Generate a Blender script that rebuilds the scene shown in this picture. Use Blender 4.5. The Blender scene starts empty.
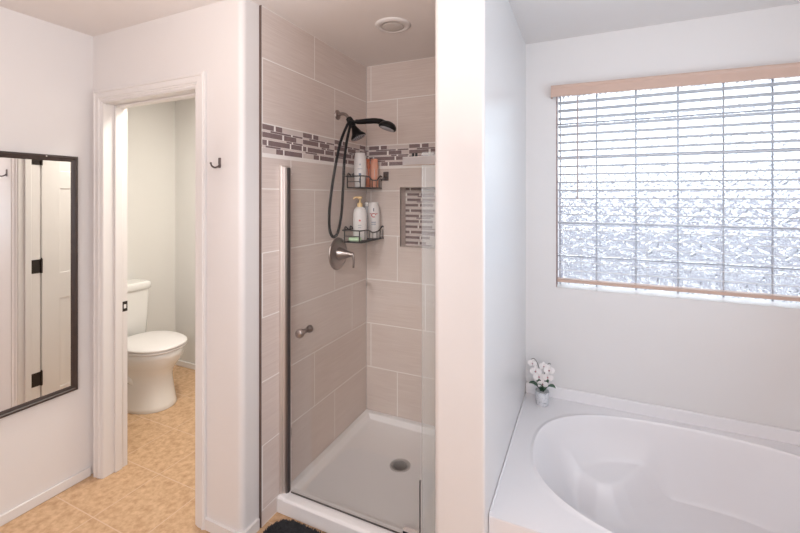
import bpy, bmesh, math, random
from mathutils import Vector, Matrix
S = bpy.context.scene
COL = S.collection
PI = math.pi
random.seed(7)

# ------------------------------------------------------------------ camera, sky, lights, exposure
FPX, YAW, HORIZON, EYE = 404.4, 0.43, 195.8, 1.55
cam = bpy.data.cameras.new('camera')
cam.sensor_fit = 'HORIZONTAL'; cam.sensor_width = 36
cam.lens = FPX / 800 * 36
cam.shift_y = -(266.5 - HORIZON) / 800
cam.clip_start = 0.02
co = bpy.data.objects.new('camera', cam); COL.objects.link(co)
co.location = (0, 0, EYE); co.rotation_euler = (PI/2, 0, YAW)
S.camera = co

W = bpy.data.worlds.new('sky'); S.world = W; W.use_nodes = True
bg = W.node_tree.nodes['Background']
bg.inputs[0].default_value = (0.82, 0.91, 1.0, 1); bg.inputs[1].default_value = 3.6

def area(name, loc, rot, sx, sy, power, col):
    l = bpy.data.lights.new(name, 'AREA'); l.shape = 'RECTANGLE'; l.size = sx; l.size_y = sy
    l.energy = power; l.color = col
    o = bpy.data.objects.new(name, l); COL.objects.link(o); o.location = loc; o.rotation_euler = rot
    return o
area('vanity_light', (0.75, -1.55, 1.95), (math.radians(80), 0, math.radians(24)), 2.2, 0.9, 44, (0.975, 0.97, 1.0))
area('ceiling_bounce', (-0.7, 0.1, 1.70), (PI, 0, 0), 1.0, 1.0, 22, (1.0, 0.90, 0.84))  # added unseen fill, aimed up so the ceiling spreads it
sl = area('shower_fill', (-0.93, 0.45, 2.41), (0, 0, 0), 0.14, 0.14, 1.6, (0.98, 0.97, 1.0)); sl.data.spread = math.radians(50)  # added fill that lifts the shower interior; no lamp is modelled here
sl.rotation_euler = (Vector((-1.0, 2.1, 1.0)) - sl.location).to_track_quat('-Z', 'Y').to_euler()
area('cool_side_fill', (1.19, 1.15, 1.55), (math.radians(112), 0, math.radians(90)), 1.0, 1.0, 20, (0.55, 0.80, 1.0))  # added cool fill over the tub; the right wall has no window
tl = area('ceiling_light_toilet', (-2.12, 1.86, 2.42), (0, 0, 0), 0.5, 0.3, 25, (1.0, 0.955, 0.855)); tl.data.spread = math.radians(155)
tl.rotation_euler = (math.radians(14), math.radians(10), 0)
S.view_settings.view_transform = 'Standard'; S.view_settings.look = 'None'
S.view_settings.gamma = 1; S.view_settings.use_curve_mapping = False
S.view_settings.exposure = 0.09

# ------------------------------------------------------------------ materials
def new_mat(name):
    m = bpy.data.materials.new(name); m.use_nodes = True
    return m, m.node_tree, m.node_tree.nodes['Principled BSDF']
def simple(name, col, rough=0.5, metal=0.0, bump=0.0, bscale=200.0, vary=0.0, vscale=8.0, coat=0.0, spec=None):
    m, nt, p = new_mat(name)
    p.inputs['Base Color'].default_value = (*col, 1); p.inputs['Roughness'].default_value = rough
    p.inputs['Metallic'].default_value = metal
    p.inputs['Coat Weight'].default_value = coat
    if spec is not None: p.inputs['Specular IOR Level'].default_value = spec
    N = nt.nodes; L = nt.links
    tc = N.new('ShaderNodeTexCoord')
    if bump:
        n = N.new('ShaderNodeTexNoise'); n.inputs['Scale'].default_value = bscale; n.inputs['Detail'].default_value = 3
        b = N.new('ShaderNodeBump'); b.inputs['Strength'].default_value = bump; b.inputs['Distance'].default_value = 0.002
        L.new(tc.outputs['Object'], n.inputs['Vector']); L.new(n.outputs[0], b.inputs['Height']); L.new(b.outputs[0], p.inputs['Normal'])
    n2 = N.new('ShaderNodeTexNoise'); n2.inputs['Scale'].default_value = vscale; n2.inputs['Detail'].default_value = 4
    r = N.new('ShaderNodeMapRange'); v = max(vary, 0.01)
    r.inputs[3].default_value = 1 - v; r.inputs[4].default_value = 1 + v
    mx = N.new('ShaderNodeVectorMath'); mx.operation = 'SCALE'
    mx.inputs[0].default_value = col
    L.new(tc.outputs['Object'], n2.inputs['Vector']); L.new(n2.outputs[0], r.inputs[0]); L.new(r.outputs[0], mx.inputs['Scale'])
    L.new(mx.outputs[0], p.inputs['Base Color'])
    return m
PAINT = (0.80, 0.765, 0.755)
paint = simple('wall_paint', PAINT, 0.45, bump=0.12, bscale=90)
sheen = simple('satin_wall_paint', PAINT, 0.30, bump=0.06, bscale=60, spec=0.7)
ceil_m = simple('ceiling_paint', (0.85, 0.80, 0.78), 0.6, bump=0.15, bscale=80)
trim_m = simple('trim_paint', (0.80, 0.765, 0.75), 0.35)
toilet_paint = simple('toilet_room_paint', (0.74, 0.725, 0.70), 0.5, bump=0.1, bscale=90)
porcelain = simple('porcelain', (0.84, 0.83, 0.81), 0.12, coat=0.5)
acrylic = simple('tub_acrylic', (0.86, 0.825, 0.835), 0.34, coat=0.1)
pan_m = simple('pan_acrylic', (0.90, 0.885, 0.89), 0.28, bump=0.05, bscale=400)
nickel = simple('brushed_nickel', (0.34, 0.295, 0.28), 0.34, 1.0)
satin = simple('satin_nickel_channel', (0.84, 0.79, 0.77), 0.5, 1.0)
chrome = simple('chrome', (0.80, 0.80, 0.82), 0.08, 1.0)
bronze = simple('dark_bronze', (0.045, 0.036, 0.032), 0.4, 0.6)
black = simple('black_plastic', (0.005, 0.005, 0.006), 0.33, spec=0.3)
wire_m = simple('black_wire', (0.015, 0.014, 0.014), 0.4)
rubber = simple('dark_gasket', (0.06, 0.052, 0.052), 0.5)
frame_m = simple('mirror_frame_wood', (0.050, 0.032, 0.028), 0.38, vary=0.25, vscale=30)
tan_m = simple('tan_valance_wood', (0.62, 0.43, 0.35), 0.45, vary=0.06, vscale=12)
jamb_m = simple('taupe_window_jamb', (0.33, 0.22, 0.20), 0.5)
slat_m = simple('white_slat', (0.74, 0.73, 0.75), 0.4)
cord_m = simple('blind_cord', (0.6, 0.57, 0.56), 0.7)
wand_m = simple('blind_wand', (0.56, 0.47, 0.46), 0.4)
grout_m = simple('grout', (0.90, 0.86, 0.83), 0.8)
mortar_m = simple('mortar', (0.52, 0.53, 0.58), 0.8)
white_pl = simple('white_plastic', (0.78, 0.75, 0.74), 0.3)
cream_pl = simple('cream_plastic', (0.80, 0.58, 0.30), 0.35)
peach_pl = simple('peach_plastic', (0.82, 0.38, 0.26), 0.28)
orange_pl = simple('orange_plastic', (0.72, 0.20, 0.09), 0.28)
grey_pl = simple('grey_plastic', (0.42, 0.43, 0.47), 0.3)
label_w = simple('paper_label', (0.70, 0.60, 0.57), 0.5)
red_ink = simple('red_ink', (0.62, 0.10, 0.10), 0.5)
dark_ink = simple('dark_ink', (0.12, 0.12, 0.16), 0.5)
grey_ink = simple('grey_ink', (0.40, 0.42, 0.48), 0.5)
blue_ink = simple('blue_ink', (0.10, 0.16, 0.26), 0.5)
soap_m = simple('green_soap', (0.52, 0.72, 0.50), 0.45)
leaf_m = simple('orchid_leaf', (0.035, 0.10, 0.05), 0.4, vary=0.2)
petal_m = simple('orchid_petal', (0.86, 0.80, 0.78), 0.6)
stem_m = simple('orchid_stem', (0.10, 0.08, 0.05), 0.6)
heart_m = simple('orchid_heart', (0.45, 0.16, 0.20), 0.6)
mat_m = simple('charcoal_pile', (0.05, 0.05, 0.056), 0.95, vary=0.7, vscale=45)
lens_m = simple('lamp_lens', (0.62, 0.58, 0.55), 0.3)
mosaic_dark = simple('mosaic_dark', (0.25, 0.185, 0.185), 0.16, vary=0.25, vscale=40)
mosaic_light = simple('mosaic_light', (0.72, 0.64, 0.61), 0.16, vary=0.06, vscale=20)
metal_edge = simple('tile_edge_metal', (0.20, 0.14, 0.12), 0.4, 0.8)
fence_m = simple('outside_block_wall', (0.25, 0.24, 0.27), 0.9, vary=0.1, vscale=3)
gravel_m = simple('outside_gravel', (0.40, 0.39, 0.40), 0.95, vary=0.2, vscale=20)

def tile_material():
    m, nt, p = new_mat('shower_tile'); N = nt.nodes; L = nt.links
    g = N.new('ShaderNodeNewGeometry')
    mp = N.new('ShaderNodeMapping'); mp.inputs['Scale'].default_value = (5, 5, 170)
    n = N.new('ShaderNodeTexNoise'); n.inputs['Scale'].default_value = 1.0; n.inputs['Detail'].default_value = 5; n.inputs['Roughness'].default_value = 0.6
    n2 = N.new('ShaderNodeTexNoise'); n2.inputs['Scale'].default_value = 3.0
    a = N.new('ShaderNodeMath'); a.operation = 'MULTIPLY_ADD'; a.inputs[1].default_value = 0.35
    cr = N.new('ShaderNodeValToRGB')
    cr.color_ramp.elements[0].position = 0.40; cr.color_ramp.elements[0].color = (0.64, 0.54, 0.495, 1)
    cr.color_ramp.elements[1].position = 0.90; cr.color_ramp.elements[1].color = (0.75, 0.66, 0.615, 1)
    L.new(g.outputs['Position'], mp.inputs[0]); L.new(mp.outputs[0], n.inputs['Vector']); L.new(g.outputs['Position'], n2.inputs['Vector'])
    L.new(n2.outputs[0], a.inputs[0]); L.new(n.outputs[0], a.inputs[2]); L.new(a.outputs[0], cr.inputs[0])
    L.new(cr.outputs[0], p.inputs['Base Color']); p.inputs['Roughness'].default_value = 0.30
    return m
tile_m = tile_material()

def floor_material():
    m, nt, p = new_mat('floor_tile'); N = nt.nodes; L = nt.links
    g = N.new('ShaderNodeNewGeometry'); sp = N.new('ShaderNodeSeparateXYZ'); L.new(g.outputs['Position'], sp.inputs[0])
    def mth(op, a, b=None):
        n = N.new('ShaderNodeMath'); n.operation = op
        for k, v in enumerate((a, b)):
            if v is None: continue
            if isinstance(v, (int, float)): n.inputs[k].default_value = v
            else: L.new(v, n.inputs[k])
        return n.outputs[0]
    T = 0.3325
    cells = []; ms = []
    for ax, off in ((0, -2.158), (1, 1.488)):
        q = mth('DIVIDE', mth('SUBTRACT', sp.outputs[ax], off), T)
        fr = mth('FRACT', q); cells.append(mth('FLOOR', q))
        d = mth('MINIMUM', fr, mth('SUBTRACT', 1.0, fr))
        ms.append(mth('LESS_THAN', d, 0.0075))
    grout = mth('MAXIMUM', ms[0], ms[1])
    cx = N.new('ShaderNodeCombineXYZ'); L.new(cells[0], cx.inputs[0]); L.new(cells[1], cx.inputs[1])
    wn = N.new('ShaderNodeTexWhiteNoise'); L.new(cx.outputs[0], wn.inputs[0])
    va = N.new('ShaderNodeVectorMath'); va.operation = 'MULTIPLY_ADD'; va.inputs[1].default_value = (5, 5, 5)
    L.new(wn.outputs['Color'], va.inputs[0]); L.new(g.outputs['Position'], va.inputs[2])
    n = N.new('ShaderNodeTexNoise'); n.inputs['Scale'].default_value = 30; n.inputs['Detail'].default_value = 9; n.inputs['Roughness'].default_value = 0.65
    L.new(va.outputs[0], n.inputs['Vector'])
    cr = N.new('ShaderNodeValToRGB'); e = cr.color_ramp.elements
    e[0].position = 0.30; e[0].color = (0.44, 0.25, 0.13, 1); e[1].position = 0.66; e[1].color = (0.68, 0.46, 0.28, 1)
    L.new(n.outputs[0], cr.inputs[0])
    mx = N.new('ShaderNodeMix'); mx.data_type = 'RGBA'
    L.new(grout, mx.inputs[0]); L.new(cr.outputs[0], mx.inputs[6]); mx.inputs[7].default_value = (0.66, 0.47, 0.33, 1)
    L.new(mx.outputs[2], p.inputs['Base Color']); p.inputs['Roughness'].default_value = 0.42
    b = N.new('ShaderNodeBump'); b.inputs['Strength'].default_value = 0.3; b.inputs['Distance'].default_value = 0.002
    L.new(mth('SUBTRACT', 1.0, grout), b.inputs['Height']); L.new(b.outputs[0], p.inputs['Normal'])
    return m
floor_m = floor_material()

def glass_sheet(name, tint, refl_mix, refl_col=(0.75, 0.78, 0.8), gl=0.05):
    m, nt, p = new_mat(name); N = nt.nodes; L = nt.links
    N.remove(p); out = N['Material Output']
    t = N.new('ShaderNodeBsdfTransparent'); t.inputs[0].default_value = (*tint, 1)
    g = N.new('ShaderNodeBsdfGlossy'); g.inputs['Roughness'].default_value = 0.01; g.inputs[0].default_value = (1, 1, 1, 1)
    lw = N.new('ShaderNodeLayerWeight'); lw.inputs['Blend'].default_value = 0.2
    mr = N.new('ShaderNodeMapRange'); mr.inputs[3].default_value = gl; mr.inputs[4].default_value = 0.6
    mx = N.new('ShaderNodeMixShader'); L.new(lw.outputs['Fresnel'], mr.inputs[0]); L.new(mr.outputs[0], mx.inputs[0])
    L.new(t.outputs[0], mx.inputs[1]); L.new(g.outputs[0], mx.inputs[2])
    d = N.new('ShaderNodeBsdfDiffuse'); d.inputs[0].default_value = (*refl_col, 1)
    m2 = N.new('ShaderNodeMixShader'); m2.inputs[0].default_value = refl_mix
    L.new(mx.outputs[0], m2.inputs[1]); L.new(d.outputs[0], m2.inputs[2]); L.new(m2.outputs[0], out.inputs[0])
    return m
door_glass = glass_sheet('shower_glass', (0.985, 0.99, 0.985), 0.0, gl=0.015)
panel_glass = glass_sheet('fixed_panel_glass', (0.96, 0.985, 0.985), 0.16, gl=0.05)  # pale wall reflection painted in as a diffuse share

def block_material():
    m, nt, p = new_mat('wavy_glass_block'); N = nt.nodes; L = nt.links
    N.remove(p); out = N['Material Output']
    tc = N.new('ShaderNodeTexCoord')
    n0 = N.new('ShaderNodeTexNoise'); n0.inputs['Scale'].default_value = 20; n0.inputs['Detail'].default_value = 0.0
    n0.inputs['Distortion'].default_value = 2.2
    L.new(tc.outputs['Object'], n0.inputs['Vector'])
    b = N.new('ShaderNodeBump'); b.inputs['Strength'].default_value = 1.0; b.inputs['Distance'].default_value = 0.022
    L.new(n0.outputs[0], b.inputs['Height'])
    r = N.new('ShaderNodeBsdfRefraction'); r.inputs['IOR'].default_value = 1.33; r.inputs['Roughness'].default_value = 0.02
    L.new(b.outputs[0], r.inputs['Normal'])
    t = N.new('ShaderNodeBsdfTransparent')
    g = N.new('ShaderNodeBsdfGlossy'); g.inputs['Roughness'].default_value = 0.08; L.new(b.outputs[0], g.inputs['Normal'])
    tr = N.new('ShaderNodeBsdfTranslucent'); tr.inputs[0].default_value = (0.9, 0.92, 0.96, 1)
    def mix(f, a, c):
        x = N.new('ShaderNodeMixShader'); x.inputs[0].default_value = f
        L.new(a.outputs[0], x.inputs[1]); L.new(c.outputs[0], x.inputs[2]); return x
    x = mix(0.25, r, t); x = mix(0.07, x, tr); x = mix(0.06, x, g)
    L.new(x.outputs[0], out.inputs[0])
    return m
block_m = block_material()
mirror_m = simple('mirror_silver', (0.93, 0.93, 0.92), 0.0, 1.0)

def pot_material():
    m, nt, p = new_mat('marbled_pot'); N = nt.nodes; L = nt.links
    tc = N.new('ShaderNodeTexCoord'); n = N.new('ShaderNodeTexNoise'); n.inputs['Scale'].default_value = 22; n.inputs['Distortion'].default_value = 2
    cr = N.new('ShaderNodeValToRGB'); e = cr.color_ramp.elements
    e[0].position = 0.47; e[0].color = (0.72, 0.71, 0.73, 1); e[1].position = 0.53; e[1].color = (0.72, 0.71, 0.73, 1)
    k = e.new(0.50); k.color = (0.30, 0.31, 0.35, 1)
    L.new(tc.outputs['Object'], n.inputs['Vector']); L.new(n.outputs[0], cr.inputs[0]); L.new(cr.outputs[0], p.inputs['Base Color'])
    p.inputs['Roughness'].default_value = 0.3
    return m
pot_m = pot_material()

# ------------------------------------------------------------------ mesh helpers
class MB:
    def __init__(s, shift=None):
        s.bm = bmesh.new(); s.mats = []; s.mi = 0
    def mat(s, m):
        if m not in s.mats: s.mats.append(m)
        s.mi = s.mats.index(m); return s
    def face(s, vs, smooth=False):
        try: f = s.bm.faces.new(vs)
        except ValueError: return None
        f.material_index = s.mi; f.smooth = smooth; return f
    def box(s, x0, x1, y0, y1, z0, z1, bev=0.0, seg=2):
        v = [s.bm.verts.new(c) for c in ((x0,y0,z0),(x1,y0,z0),(x1,y1,z0),(x0,y1,z0),(x0,y0,z1),(x1,y0,z1),(x1,y1,z1),(x0,y1,z1))]
        fs = [s.face([v[i] for i in q]) for q in ((0,3,2,1),(4,5,6,7),(0,1,5,4),(1,2,6,5),(2,3,7,6),(3,0,4,7))]
        if bev > 0:
            ed = list({e for f in fs for e in f.edges})
            r = bmesh.ops.bevel(s.bm, geom=ed, offset=bev, segments=seg, affect='EDGES', profile=0.5)
            for f in r['faces']: f.material_index = s.mi; f.smooth = True
        return s
    def rings(s, rings, cap0=True, cap1=True, smooth=True, closed=True):
        R = [[s.bm.verts.new(p) for p in r] for r in rings]
        n = len(R[0])
        for a, b in zip(R[:-1], R[1:]):
            for i in range(n if closed else n-1):
                j = (i+1) % n
                s.face((a[i], a[j], b[j], b[i]), smooth)
        if cap0: s.face(R[0][::-1], False)
        if cap1: s.face(R[-1], False)
        return s
    def tube(s, pts, r, n=10, smooth_path=0, caps=True):
        P = [Vector(p) for p in pts]
        if smooth_path: P = catmull(P, smooth_path)
        rr = r if callable(r) else (lambda t: r)
        up = None; rings = []
        for i, p in enumerate(P):
            t = (P[min(i+1, len(P)-1)] - P[max(i-1, 0)]).normalized()
            if up is None: up = Vector((0,0,1)) if abs(t.z) < 0.9 else Vector((1,0,0))
            a = (up - t * up.dot(t)).normalized(); up = a; b = t.cross(a)
            q = rr(i / max(1, len(P)-1))
            rings.append([p + a*(q*math.cos(2*PI*k/n)) + b*(q*math.sin(2*PI*k/n)) for k in range(n)])
        return s.rings(rings, caps, caps)
    def cyl(s, p0, p1, r0, r1=None, n=24):
        r1 = r0 if r1 is None else r1
        return s.tube([p0, p1], lambda t: r0 + (r1-r0)*t, n)
    def lathe(s, base, prof, axis=(0,0,1), n=32, sx=1.0, sy=1.0, twist=0.0):
        ax = Vector(axis).normalized()
        a = (Vector((1,0,0)) if abs(ax.x) < 0.9 else Vector((0,1,0))); a = (a - ax*a.dot(ax)).normalized(); b = ax.cross(a)
        a, b = a*math.cos(twist)+b*math.sin(twist), b*math.cos(twist)-a*math.sin(twist)
        B = Vector(base); rings = []
        for r, h in prof:
            r = max(r, 1e-5)
            rings.append([B + ax*h + a*(r*sx*math.cos(2*PI*k/n)) + b*(r*sy*math.sin(2*PI*k/n)) for k in range(n)])
        return s.rings(rings)
    def prism(s, pts, z0, z1, bev=None):
        return s.rings([[(x, y, z0) for x, y in pts], [(x, y, z1) for x, y in pts]], smooth=False)

def catmull(P, k):
    out = []
    n = len(P)
    for i in range(n-1):
        p0, p1, p2, p3 = P[max(i-1,0)], P[i], P[i+1], P[min(i+2,n-1)]
        for j in range(k):
            t = j/k
            out.append(0.5*((2*p1)+(p2-p0)*t+(2*p0-5*p1+4*p2-p3)*t*t+(3*p1-p0-3*p2+p3)*t**3))
    out.append(P[-1]); return out

def wloc(o):
    v = Vector((0,0,0))
    while o is not None: v += o.location; o = o.parent
    return v
def obj(name, mb, parent=None, origin=None, auto=None):
    bmesh.ops.recalc_face_normals(mb.bm, faces=mb.bm.faces[:])
    for e in mb.bm.edges:
        if any(not f.smooth for f in e.link_faces): e.smooth = False
    base = wloc(parent); org = Vector(origin) if origin is not None else base.copy()
    bmesh.ops.translate(mb.bm, verts=mb.bm.verts[:], vec=-org)
    me = bpy.data.meshes.new(name); mb.bm.to_mesh(me); mb.bm.free()
    for m in mb.mats: me.materials.append(m)
    o = bpy.data.objects.new(name, me); COL.objects.link(o)
    o.parent = parent; o.location = org - base
    return o
def tag(o, label=None, cat=None, group=None, kind=None):
    for k, v in (('label', label), ('category', cat), ('group', group), ('kind', kind)):
        if v: o[k] = v
    return o
def thing(name, loc, label, cat, group=None):
    o = bpy.data.objects.new(name, None); COL.objects.link(o); o.location = loc; o.empty_display_size = 0.05
    return tag(o, label, cat, group)
def struct_empty(name, loc):
    o = bpy.data.objects.new(name, None); COL.objects.link(o); o.location = loc; o.empty_display_size = 0.05
    return tag(o, kind='structure')
def struct(name, mb, parent=None):
    o = obj(name, mb, parent)
    if parent is None: o['kind'] = 'structure'
    return o
def dup(o, loc, parent=None):
    c = o.copy(); COL.objects.link(c); c.parent = parent if parent is not None else o.parent
    c.location = loc
    for ch in o.children:
        d = ch.copy(); COL.objects.link(d); d.parent = c
    return c

def rounded(pts, radii, n=6):
    """polygon in plan with rounded corners"""
    out = []; m = len(pts)
    for i in range(m):
        p = Vector(pts[i]); r = radii[i]
        if r <= 0: out.append((p.x, p.y)); continue
        a = (Vector(pts[i-1])-p).normalized(); b = (Vector(pts[(i+1)%m])-p).normalized()
        c = p + (a+b)*r
        s0 = p + a*r - c; s1 = p + b*r - c
        for k in range(n+1):
            t = k/n; w0 = math.cos(t*PI/2); w1 = math.sin(t*PI/2)
            q = c + s0*w0 + s1*w1; out.append((q.x, q.y))
    return out
def wall_poly(mb, pts, radii, z0, z1):
    P = rounded(pts, radii)
    r0 = [mb.bm.verts.new((x, y, z0)) for x, y in P]; r1 = [mb.bm.verts.new((x, y, z1)) for x, y in P]
    n = len(P)
    for i in range(n):
        j = (i+1) % n
        d = math.hypot(P[i][0]-P[j][0], P[i][1]-P[j][1])
        mb.face((r0[i], r0[j], r1[j], r1[i]), d < 0.02)
    mb.face(r0[::-1]); mb.face(r1)

# ------------------------------------------------------------------ room shell
H = 2.44
XM, YD = -2.50, 1.34           # mirror wall, door wall
XS, YB = -1.375, 2.443         # tiled shower faces
XP0, XP1 = -0.507, -0.319
YC = 1.405                     # end of the partition towards the room      # partition between shower and tub
YW = 2.47                      # window wall
XR, YR = 1.22, -2.1
DX0, DX1 = -2.402, -1.678      # clear door opening
DZ = 2.058

mb = MB().mat(floor_m); mb.box(-3.6, XR+0.12, YR-0.12, 2.75, -0.1, 0.0); struct('floor', mb)
mb = MB().mat(ceil_m); mb.box(-3.6, XR+0.12, YR-0.12, 2.75, H, H+0.1); struct('ceiling', mb)
mb = MB().mat(paint); mb.box(XM-0.12, XM, YR-0.12, YD, 0, H); struct('wall_left', mb)
mb = MB().mat(paint); mb.box(XM, XR+0.12, YR-0.12, YR, 0, H); struct('wall_rear', mb)
mb = MB().mat(paint); mb.box(XR, XR+0.12, YR, 2.75, 0, H); struct('wall_right', mb)
# door wall with its bullnose pier, header over the door
mb = MB().mat(paint)
wall_poly(mb, [(-3.55, YD), (DX0-0.02, YD), (DX0-0.02, YD+0.121), (-3.55, YD+0.121)], [0]*4, 0, H)
wall_poly(mb, [(DX0-0.02, YD), (DX1+0.02, YD), (DX1+0.02, YD+0.121), (DX0-0.02, YD+0.121)], [0]*4, DZ+0.02, H)
wall_poly(mb, [(DX1+0.02, YD), (XS-0.013, YD), (XS-0.013, YD+0.121), (DX1+0.02, YD+0.121)], [0, 0.024, 0, 0], 0, H)
struct('wall_door_side', mb)
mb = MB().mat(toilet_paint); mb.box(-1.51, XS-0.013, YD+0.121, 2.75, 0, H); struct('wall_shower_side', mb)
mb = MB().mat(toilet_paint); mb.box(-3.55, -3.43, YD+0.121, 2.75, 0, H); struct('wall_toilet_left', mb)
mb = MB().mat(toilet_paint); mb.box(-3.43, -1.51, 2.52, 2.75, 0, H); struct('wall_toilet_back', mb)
mb = MB().mat(paint); mb.box(XS-0.013, XP0, YB+0.105, 2.75, 0, H); struct('wall_shower_rear', mb)
# partition
mb = MB().mat(sheen)
wall_poly(mb, [(XP0-0.0005, YC), (XP1, YC), (XP1, YW), (XP0+0.012, YW), (XP0+0.012, 1.4465), (XP0-0.0005, 1.4465)], [0.020, 0.010, 0, 0, 0, 0], 0, H)
wall_poly(mb, [(XP0+0.012, YW), (XP1, YW), (XP1, 2.75), (XP0+0.012, 2.75)], [0]*4, 0, H)
struct('wall_partition', mb)
# window wall
WX0, WX1, WZ0, WZ1 = -0.153, 1.045, 1.024, 2.165
mb = MB().mat(paint)
mb.box(XP1, XR, YW, 2.75, 0, WZ0); mb.box(XP1, XR, YW, 2.75, WZ1, H)
mb.box(XP1, WX0, YW, 2.75, WZ0, WZ1); mb.box(WX1, XR, YW, 2.75, WZ0, WZ1)
struct('wall_window_side', mb)

# baseboards
BH, BT = 0.05, 0.012
def baseboard(name, segs):
    mb = MB().mat(trim_m)
    for x0, x1, y0, y1 in segs:
        mb.box(x0, x1, y0, y1, 0, BH, 0.004, 2)
    struct(name, mb)
baseboard('baseboard_left', [(XM, XM+BT, YR, YD-0.016)])
mb = MB().mat(trim_m)
P0 = [(-1.610, YD), (XS-0.013, YD), (XS-0.013, YD+0.098)]
wall_poly(mb, [(-1.610, YD-BT), (XS-0.013+BT, YD-BT), (XS-0.013+BT, YD+0.096), (XS-0.016, YD+0.096), (XS-0.016, YD+0.004), (-1.610, YD+0.004)], [0, 0.03, 0, 0, 0, 0], 0, BH)
struct('baseboard_pier', mb)
baseboard('baseboard_toilet_back', [(-3.43, -1.51, 2.52-BT, 2.52)])
baseboard('baseboard_toilet_left', [(-3.43, -3.43+BT, YD+0.121, 2.52-BT)])
mb = MB().mat(trim_m)
wall_poly(mb, [(XP0, YC-BT), (XP1+BT, YC-BT), (XP1+BT, 1.452), (XP1-0.003, 1.452), (XP1-0.003, YC+0.004), (XP0, YC+0.004)], [0.02, 0.03, 0, 0, 0, 0], 0, BH)
struct('baseboard_partition', mb)

# ------------------------------------------------------------------ tiled shower walls
MOSAIC = [  # (height, dark segments in a 0.30 m repeat); the rest is light glass
    (0.0265, [(0, .26), (.30, .46)]), (0.0105, [(.18, .68), (.72, .99)]),
    (0.0265, [(0, .46), (.50, .82)]), (0.0105, [(.56, .70), (.73, .99)]),
    (0.0265, [(0, .10), (.13, .65), (.68, .97)]), (0.0105, [(.07, .42)]),
    (0.0265, [(.31, .48), (.51, .98)])]
NICHE = []
_q = random.Random(11)
for _k in range(14):
    a = _q.choice((0.0, 0.0, 0.0, 0.04)); b = a+_q.uniform(.22, .40); c = b+0.03; d = c+_q.uniform(.15, .35)
    NICHE += [(0.019, [(a, b), (c, d)] if _k % 4 else [(0, .10), (.13, .8)]), (0.009, [(_q.uniform(.25, .5), _q.uniform(.6, .9))] if _k % 3 else []), (0.0085, [])]
def clip(r, hole):
    if hole is None: return [r]
    u0, u1, z0, z1 = r; a0, a1, b0, b1 = hole
    if u1 <= a0 or u0 >= a1 or z1 <= b0 or z0 >= b1: return [r]
    out = []
    if u0 < a0: out.append((u0, a0, z0, z1))
    if u1 > a1: out.append((a1, u1, z0, z1))
    m0, m1 = max(u0, a0), min(u1, a1)
    if z0 < b0: out.append((m0, m1, z0, b0))
    if z1 > b1: out.append((m0, m1, b1, z1))
    return out
def slab(mb, ax, face, depth, u0, u1, z0, z1):
    lo, hi = min(face, face+depth), max(face, face+depth)
    if ax == 'X': mb.box(lo, hi, u0, u1, z0, z1)
    else: mb.box(u0, u1, lo, hi, z0, z1)
def mosaic(mb, ax, face, depth, u0, u1, z1, start, rows=MOSAIC, zmin=-1):
    z = z1; g = 0.0016
    for h, dark in rows:
        if z - h < zmin: break
        k0 = math.floor((u0-start)/0.3); k1 = math.ceil((u1-start)/0.3)
        for k in range(k0, k1+1):
            edges = []; cur = 0.0
            for a, b in dark:
                if a > cur + 0.045: edges.append((cur, a, False))
                edges.append((max(a, cur), b, True)); cur = b
            if cur < 0.95: edges.append((cur, 1.0, False))
            for a, b, dk in edges:
                p, q = start+(k+a)*0.3+g/2, start+(k+b)*0.3-g/2
                p, q = max(p, u0), min(q, u1)
                if q-p < 0.003: continue
                mb.mat(mosaic_dark if dk else mosaic_light)
                slab(mb, ax, face, depth, p, q, z-h, z-g)
        z -= h
ROWS = [(0.075,0.377,0),(0.377,0.677,1),(0.677,0.978,2),(0.978,1.281,3),(1.281,1.583,4),(1.583,1.735,5),(1.892,2.197,6),(2.197,H,7)]
def tiled(name, ax, face, sgn, u0, u1, phase, step, mstart, hole=None):
    mb = MB().mat(grout_m)
    D = 0.012*sgn
    for r in clip((u0, u1, 0.0, H), hole): slab(mb, ax, face+0.0006*sgn, D-0.0006*sgn, *r)
    g = 0.0058
    for z0, z1, r in ROWS:
        off = phase + step*r
        k = math.floor((u0-off)/0.6)
        u = off + k*0.6
        while u < u1:
            a, b = max(u, u0), min(u+0.6, u1)
            if b-a > 0.012:
                for q in clip((a+g/2, b-g/2, z0+g/2, z1-g/2), hole):
                    mb.mat(tile_m); slab(mb, ax, face, 0.006*sgn, *q)
            u += 0.6
    # lowest course, only outside the pan
    mb.mat(mosaic_light)
    mosaic(mb, ax, face, 0.006*sgn, u0, u1, 1.890, mstart)
    return mb
NX0, NX1, NZ0, NZ1 = -1.120, -0.80, 1.212, 1.606
mb = tiled('l', 'X', XS, -1, 1.447, YB, 2.054, -0.2, 1.452)
mb.mat(tile_m); slab(mb, 'X', XS, -0.006, 1.447, 1.547, 0.004, 0.073)
struct('wall_shower_left', mb)
mb = tiled('b', 'Y', YB, 1, XS+0.001, XP0, -1.14, -0.2, -1.375+0.02, (NX0, NX1, NZ0, NZ1))
struct('wall_shower_back', mb)
mb = tiled('r', 'X', XP0, 1, 1.447, YB, 2.054, -0.2, 1.452)
struct('wall_shower_right', mb)
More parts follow.
